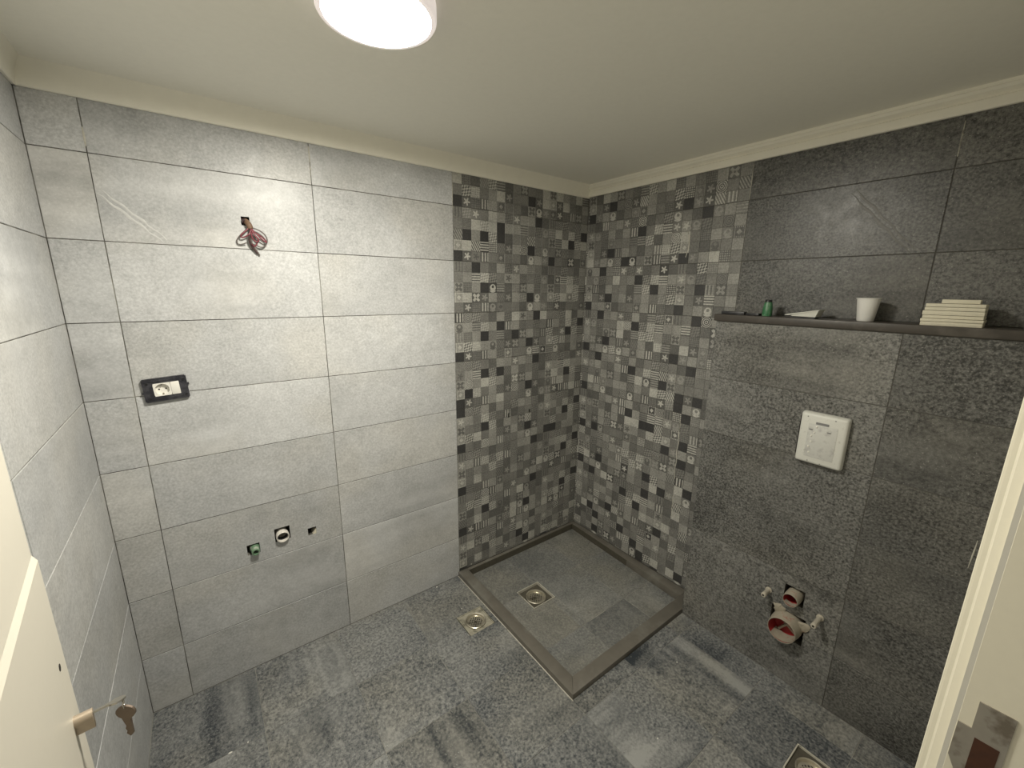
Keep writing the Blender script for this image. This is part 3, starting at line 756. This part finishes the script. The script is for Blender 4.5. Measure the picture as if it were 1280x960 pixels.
tube('wire', [(0.011, -0.024, 0.015), (0.006, -0.050, 0.022), (0.002, -0.072, 0.016), (0.010, -0.092, 0.010), (0.026, -0.112, 0.008)], 0.00336, 'wiredark', wr)
tube('wire', [(0.012, -0.026, 0.016), (0.010, -0.056, 0.018), (0.010, -0.078, 0.014), (0.020, -0.096, 0.010), (0.032, -0.118, 0.006)], 0.00252, 'wiregrey', wr)
tube('wire', [(0.010, -0.026, 0.018), (0.022, -0.048, 0.018), (0.034, -0.062, 0.018), (0.026, -0.078, 0.016), (0.016, -0.092, 0.014), (0.010, -0.080, 0.02)], 0.00224, 'wirered', wr)

# ================================================================== TOILET CONNECTIONS ON THE BOXED WALL
def xwall(y, z): return (-BOXD, -y, z)
soil = empty('soil_pipe', xwall(PIPE_Y, PIPE_Z), RIGHT_ROT); tag(soil, 'large red toilet waste pipe with a mortar-dusted collar low on the dark wall', 'pipe')
lathe('collar', [(0.056, -0.070), (0.056, 0.012), (0.054, 0.020), (0.052, 0.050), (0.0515, 0.052)], 'dusty', soil, seg=40)
lathe('rim', [(0.0515, 0.0518), (0.0500, 0.0540), (0.0485, 0.0525)], 'dusty', soil, seg=40)
lathe('bore', [(0.0488, 0.0526), (0.0478, -0.045)], 'red', soil, seg=40)
lathe('plug', [(0.0478, -0.012), (0.040, -0.014), (0.0, -0.012)], 'red', soil, seg=40)
def mortar_bed(parent, r, z0, z1, a0, a1):
    # mortar settled along the lower inside of a pipe
    bm = bmesh.new(); rows = []
    for z in (z0, (z0+z1)/2, z1):
        row = []
        for k in range(15):
            t = k/14; a = math.radians(a0 + (a1-a0)*t); q = r - 0.0006 - 0.004*math.sin(math.pi*t)*random.uniform(0.6, 1.2)
            row.append(bm.verts.new((q*math.cos(a), q*math.sin(a), z)))
        rows.append(row)
    for a, b in zip(rows, rows[1:]):
        for k in range(14): bm.faces.new((a[k], a[k+1], b[k+1], b[k]))
    link('mortar_bed', mesh('mortar_bed', bm, 60), 'dusty', parent)
mortar_bed(soil, 0.0482, -0.002, 0.0535, 222, 335)
box('plug_rib', (-0.004, -0.042, -0.0135), (0.004, 0.042, 0.006), 'dusty', soil, 0.002, rot=(0, 0, math.radians(-35)))
box('plug_rib', (-0.004, -0.042, -0.0135), (0.004, 0.042, 0.000), 'dusty', soil, 0.002, rot=(0, 0, math.radians(55)))
bm = bmesh.new(); add_lathe(bm, [(0.0, 0.0), (0.026, 0.000), (0.022, 0.004), (0.012, 0.008), (0.0, 0.008)], 12)
for v in bm.verts: v.co += Vector((random.uniform(-.006, .006), random.uniform(-.006, .006), random.uniform(-.002, .002)))
link('mortar_lump', mesh('mortar_lump', bm, 40), 'dusty', soil, (0.056, 0.030, 0.0))
bm = bmesh.new(); add_lathe(bm, [(0.0, 0.0), (0.022, 0.000), (0.018, 0.004), (0.010, 0.007), (0.0, 0.007)], 12)
for v in bm.verts: v.co += Vector((random.uniform(-.006, .006), random.uniform(-.006, .006), random.uniform(-.002, .002)))
link('mortar_lump', mesh('mortar_lump', bm, 40), 'dusty', soil, (-0.036, 0.056, 0.0))
flush = empty('flush_pipe', xwall(FL_Y, FL_Z), RIGHT_ROT); tag(flush, 'small red flush pipe stub above the large toilet waste pipe', 'pipe')
lathe('collar', [(0.029, -0.070), (0.029, 0.012), (0.0275, 0.036), (0.027, 0.038)], 'dusty', flush, seg=32)
lathe('rim', [(0.027, 0.0378), (0.0260, 0.0395), (0.0245, 0.0382)], 'dusty', flush, seg=32)
lathe('bore', [(0.0247, 0.0383), (0.0240, -0.04), (0, -0.04)], 'red', flush, seg=32)
mortar_bed(flush, 0.0244, 0.016, 0.0388, 215, 330)
def rod(label, y, z, tip):
    t = empty('fixing_rod', xwall(y, z), RIGHT_ROT); tag(t, label, 'rod')
    lathe('sleeve', [(0.0, -0.03), (0.0085, -0.03), (0.0085, tip*0.75), (0.0095, tip*0.78), (0.0095, tip*0.96), (0.008, tip), (0.0, tip)], 'beige', t, seg=18)
    lathe('washer', [(0.0086, 0.0), (0.0125, 0.0), (0.0125, 0.0045), (0.0086, 0.005)], 'beige', t, seg=18)
    lathe('bore', [(0.0045, tip+0.0003), (0.0, tip+0.0003)], 'dark', t, seg=12)
rod('beige sleeved toilet fixing rod left of the red pipes, beside the shower', 1.2836, 0.375, 0.055)
rod('beige sleeved toilet fixing rod right of the red pipes', 1.4700, 0.372, 0.075)

# flush plate cover
fp = empty('flush_plate_cover', xwall(1.3740, 1.0795), RIGHT_ROT); tag(fp, 'off-white plastic building cover over the cistern opening', 'cover')
bm = bmesh.new(); add_box(bm, (-0.0715, -0.0945, 0.0), (0.0715, 0.0945, 0.030), 0.009, 3)
for v in bm.verts:
    k = 1 + 0.06*(1 - v.co.z/0.030); v.co.x *= k; v.co.y *= k
link('shell', mesh('shell', bm, 45), 'whiteplate', fp)
box('panel', (-0.044, -0.070, 0.0300), (0.046, 0.058, 0.0311), 'greyplate', fp, 0.0004)
box('slot_mark', (-0.022, 0.058, 0.0311), (0.018, 0.067, 0.0316), 'platemark', fp)
for x, y in ((-0.036, 0.040), (0.020, 0.040)):
    lathe('screw', [(0.0085, 0.0310), (0.008, 0.0325), (0.0042, 0.0328), (0.0035, 0.0316), (0, 0.0316)], 'greyplate', fp, (x, y, 0), seg=16)
    box('dent', (x-0.004, y-0.006, 0.0325), (x+0.007, y-0.0015, 0.0329), 'platemark', fp)
for i, (x, y) in enumerate(((-0.018, 0.048), (-0.022, 0.026), (-0.030, 0.012), (-0.028, -0.010), (-0.034, -0.030), (-0.030, -0.052))):
    bm = bmesh.new(); add_lathe(bm, [(0, 0.0), (0.0035, 0.0004), (0.0022, 0.003), (0, 0.0035)], 8)
    link('plaster_dot', mesh('plaster_dot', bm, 40), 'chip', fp, (x, y, 0.0308))
for x, y in ((-0.030, -0.085), (0.010, -0.088), (-0.050, 0.082), (0.035, 0.084)):
    lathe('pin_mark', [(0.0022, 0.0300), (0.0022, 0.0304), (0, 0.0304)], 'platemark', fp, (x, y, 0), seg=8)

# ================================================================== THINGS ON THE LEDGE
Z = LEDGE
cup = empty('disposable_cup', (-0.075, -1.412, Z)); cup.scale = (1.02, 1.02, 1.15); tag(cup, 'white foam drinking cup standing on the ledge', 'cup')
lathe('body', [(0.0, 0.002), (0.021, 0.002), (0.022, 0.0), (0.0235, 0.002), (0.0318, 0.066), (0.0308, 0.066), (0.0226, 0.006), (0.0, 0.005)], 'cup', cup, seg=36)
lathe('rim', [(0.0312, 0.0655), (0.0338, 0.0658), (0.0342, 0.0672), (0.0332, 0.0684), (0.0312, 0.0678), (0.0308, 0.066)], 'cup', cup, seg=36)
bo = empty('green_bottle', (-0.085, -1.097, Z)); bo.scale = (1.0, 1.0, 1.45); tag(bo, 'small green plastic bottle with a dark cap on the ledge', 'bottle')
lathe('body', [(0.0, 0.0), (0.0175, 0.0), (0.0182, 0.002), (0.0178, 0.014), (0.0165, 0.026), (0.0138, 0.036), (0.0128, 0.038), (0.0, 0.038)], 'green', bo, seg=28)
lathe('cap', [(0.0128, 0.0375), (0.0122, 0.0385), (0.0122, 0.0435), (0.011, 0.045), (0.0, 0.045)], 'black', bo, seg=24)
# pale wedge shaped container with a raised lid
wc = empty('scraper_box', (-0.085, -1.225, Z), (0, 0, R90)); tag(wc, 'pale grey wedge-shaped plastic box propped open on the ledge', 'box')
# local x along +y of the world (left in view), so build towards -x = right in view
def wedge(name, pts, y0, y1, mat):
    bm = bmesh.new()
    a = [bm.verts.new((x, y0, z)) for x, z in pts]; b = [bm.verts.new((x, y1, z)) for x, z in pts]
    bm.faces.new(a); bm.faces.new(b); n = len(pts)
    for i in range(n): bm.faces.new((a[i], a[(i+1) % n], b[(i+1) % n], b[i]))
    return link(name, mesh(name, bm), mat, wc)
wedge('tray', [(0.030, 0.010), (0.026, 0.007), (-0.050, 0.006), (-0.058, 0.030), (-0.053, 0.030)], -0.028, 0.032, 'paper')
wedge('lid', [(0.050, 0.0095), (0.050, 0.0115), (0.044, 0.0135), (-0.061, 0.0335), (-0.061, 0.0310), (0.040, 0.0095)], -0.031, 0.035, 'paper')
wedge('foot', [(0.034, 0.0), (0.034, 0.006), (-0.046, 0.006), (-0.046, 0.0)], -0.020, 0.024, 'black')
def blackstrip(label, y0, y1, x, h, rz):
    t = box('rubber_strip', (-0.5*(y1-y0), -0.014, 0.0), (0.5*(y1-y0), 0.014, h), 'black', None, 0.0015, (x, -(y0+y1)/2, Z), (0, 0, R90+rz))
    tag(t, label, 'strip')
blackstrip('thick black rubber strip at the left end of the ledge', 0.920, 1.015, -0.090, 0.0125, 0.03)
blackstrip('thin black rubber strip lying just left of the green bottle', 1.022, 1.074, -0.090, 0.009, -0.04)
# stack of cream offcuts
heights = [0.0125, 0.0095, 0.0105, 0.0135, 0.0110, 0.0105]
zz = Z
ords = ['lowest', 'second from bottom', 'third from bottom', 'fourth from bottom', 'fifth from bottom', 'uppermost long']
for i, h in enumerate(heights):
    y0 = 1.560 + 0.0008*i + random.uniform(-0.002, 0.002); y1 = 1.6935 + random.uniform(-0.002, 0.002)
    xo = -0.131 + random.uniform(0, 0.005)
    t = box('tile_offcut', (-(y1-y0)/2, -0.030, 0.0), ((y1-y0)/2, 0.030, h-0.0010), 'cream', None, 0.0008, (xo+0.030, -(y0+y1)/2, zz), (0, 0, R90 + random.uniform(-0.015, 0.015)))
    tag(t, f'cream tile offcut in the stack at the right of the ledge, {ords[i]}', 'tile', 'stacked cream tile offcuts')
    zz += h
t = box('tile_offcut', (-0.040, -0.026, 0.0), (0.040, 0.026, 0.0115), 'cream', None, 0.0008, (-0.100, -1.638, zz), (0, 0, R90+0.03))
tag(t, 'short cream tile offcut lying on top of the stack on the ledge', 'tile', 'stacked cream tile offcuts')

# ================================================================== DOOR LEAF
HINGE = Vector((-2.087, -1.822)); EDGE = Vector((-2.178, -0.992))
dv = (EDGE - HINGE); DLEN = dv.length; ang = math.atan2(dv.y, dv.x)
# local: x from hinge to free edge, y = left of travel (away from the room side), -y = visible face, z up
door = empty('door_1', (HINGE.x, HINGE.y, 0.008), (0, 0, ang)); tag(door, 'cream painted door standing open at the left edge', kind='structure')
DT = 0.038; STEP = 1.212
bm = bmesh.new(); add_box(bm, (0.0, 0.0045, 0.0), (DLEN, DT, 2.045), 0.0015, 2)
leaf = link('leaf', mesh('leaf', bm, 40), 'door', door)
bm = bmesh.new()
pr = [(0.0050, 0.0), (0.0, 0.002), (0.0, STEP-0.010), (0.0012, STEP-0.004), (0.0050, STEP)]
# lower facing with a rounded upper edge that catches the lamp
prz = [(0.0050, 0.0), (0.0, 0.0)] + [(0.0, STEP-0.011), (0.0050, STEP)]
a = [bm.verts.new((0.0, y, z)) for y, z in prz]; b = [bm.verts.new((DLEN+0.0015, y, z)) for y, z in prz]
bm.faces.new(a); bm.faces.new(b); n = len(prz)
for i in range(n): bm.faces.new((a[i], a[(i+1) % n], b[(i+1) % n], b[i]))
link('facing', mesh('facing', bm), 'door', door)
CYL = (DLEN-0.048, 0.0, 0.945)
lathe('spindle_hole', [(0.0055, 0.0), (0.0055, 0.0006), (0.0, 0.0006)], 'dark', door, (DLEN-0.043, 0.0, 1.043), (R90, 0, 0), seg=14)
lc = empty('lock_cylinder', CYL, parent=door); tag(lc, 'dull brass lock cylinder')
bm = bmesh.new()
pts = [(0.0085*math.cos(a), 0.0085*math.sin(a)) for a in [math.radians(d) for d in range(-30, 211, 20)]] + [(-0.005, -0.010), (-0.005, -0.022), (0, -0.024), (0.005, -0.022), (0.005, -0.010)]
a = [bm.verts.new((x, 0.002, z)) for x, z in pts]; b = [bm.verts.new((x, -0.021, z)) for x, z in pts]
bm.faces.new(a); bm.faces.new(b); n = len(pts)
for i in range(n): bm.faces.new((a[i], a[(i+1) % n], b[(i+1) % n], b[i]))
link('barrel', mesh('barrel', bm, 40), 'brass', lc)
# keys
kx, ky, kz = CYL
key = empty('keys', (0, 0, 0)); tag(key, 'two keys on a ring, one stuck in the door lock', 'keys')
key.location = (HINGE.x + math.cos(ang)*kx, HINGE.y + math.sin(ang)*kx, 0.008 + kz); key.rotation_euler = (0, 0, ang)
def key_bow(name, mat, parent, loc, rot):
    """flat key in local xz: bow on top, blade down, thickness along y"""
    bm = bmesh.new()
    pts = []
    for d in range(-60, 241, 20):
        a = math.radians(d); pts.append((0.0115*math.cos(a), 0.0105*math.sin(a)))
    pts += [(-0.0040, -0.012), (-0.0038, -0.036), (0.0, -0.040), (0.0040, -0.035), (0.0026, -0.031), (0.0040, -0.027), (0.0026, -0.022), (0.0042, -0.016)]
    a = [bm.verts.new((x, -0.0013, z)) for x, z in pts]; b = [bm.verts.new((x, 0.0013, z)) for x, z in pts]
    bm.faces.new(a); bm.faces.new(b); n = len(pts)
    for i in range(n): bm.faces.new((a[i], a[(i+1) % n], b[(i+1) % n], b[i]))
    return link(name, mesh(name, bm), mat, parent, loc, rot)
key_bow('key', 'keysteel', key, (0.0, -0.049, 0.002), (R90, math.radians(22), 0))
tube('ring', [(0.009*math.sin(t*math.pi/6), -0.055, -0.007 + 0.009*math.cos(t*math.pi/6)) for t in range(12)], 0.0009, 'keysteel', key, closed=True)
k2 = key_bow('key', 'bronze', key, (0.0, -0.0555, -0.026), (0, 0, math.radians(55))); k2.scale = (1.25, 1.25, 1.2)

# ================================================================== LOOSE CHIPS
def chip(label, loc, s, k):
    rs = random.Random(k); bm = bmesh.new()
    bmesh.ops.create_icosphere(bm, subdivisions=1, radius=1.0)
    for v in bm.verts: v.co = Vector((v.co.x*s[0]*rs.uniform(.7, 1.2), v.co.y*s[1]*rs.uniform(.7, 1.2), max(v.co.z, -0.5)*s[2] + 0.5*s[2]))
    tag(link('plaster_chip', mesh('plaster_chip', bm), 'chip', None, loc), label, 'debris', 'bits of white plaster')
chip('white plaster chip on the floor near the bottom left, the larger of two', (-2.04, -0.343, 0.0), (0.0075, 0.0035, 0.002), 1)
chip('tiny white plaster chip on the floor near the bottom left, the smaller of two', (-1.986, -0.339, 0.0), (0.003, 0.003, 0.002), 2)
chip('small white plaster chip on the floor beside the pale wall, left of the shower kerb', (-1.067, -0.014, 0.0), (0.006, 0.004, 0.002), 3)
chip('tiny white plaster chip on the floor just behind the beige drain', (-1.037, -0.233, 0.0), (0.0028, 0.0028, 0.0025), 4)
chip('tiny white plaster chip on the floor in front of the shower kerb', (-0.426, -1.073, 0.0), (0.003, 0.003, 0.002), 5)
chip('tiny white plaster chip on the floor tile at the bottom centre', (-0.777, -1.214, 0.0), (0.003, 0.003, 0.002), 6)
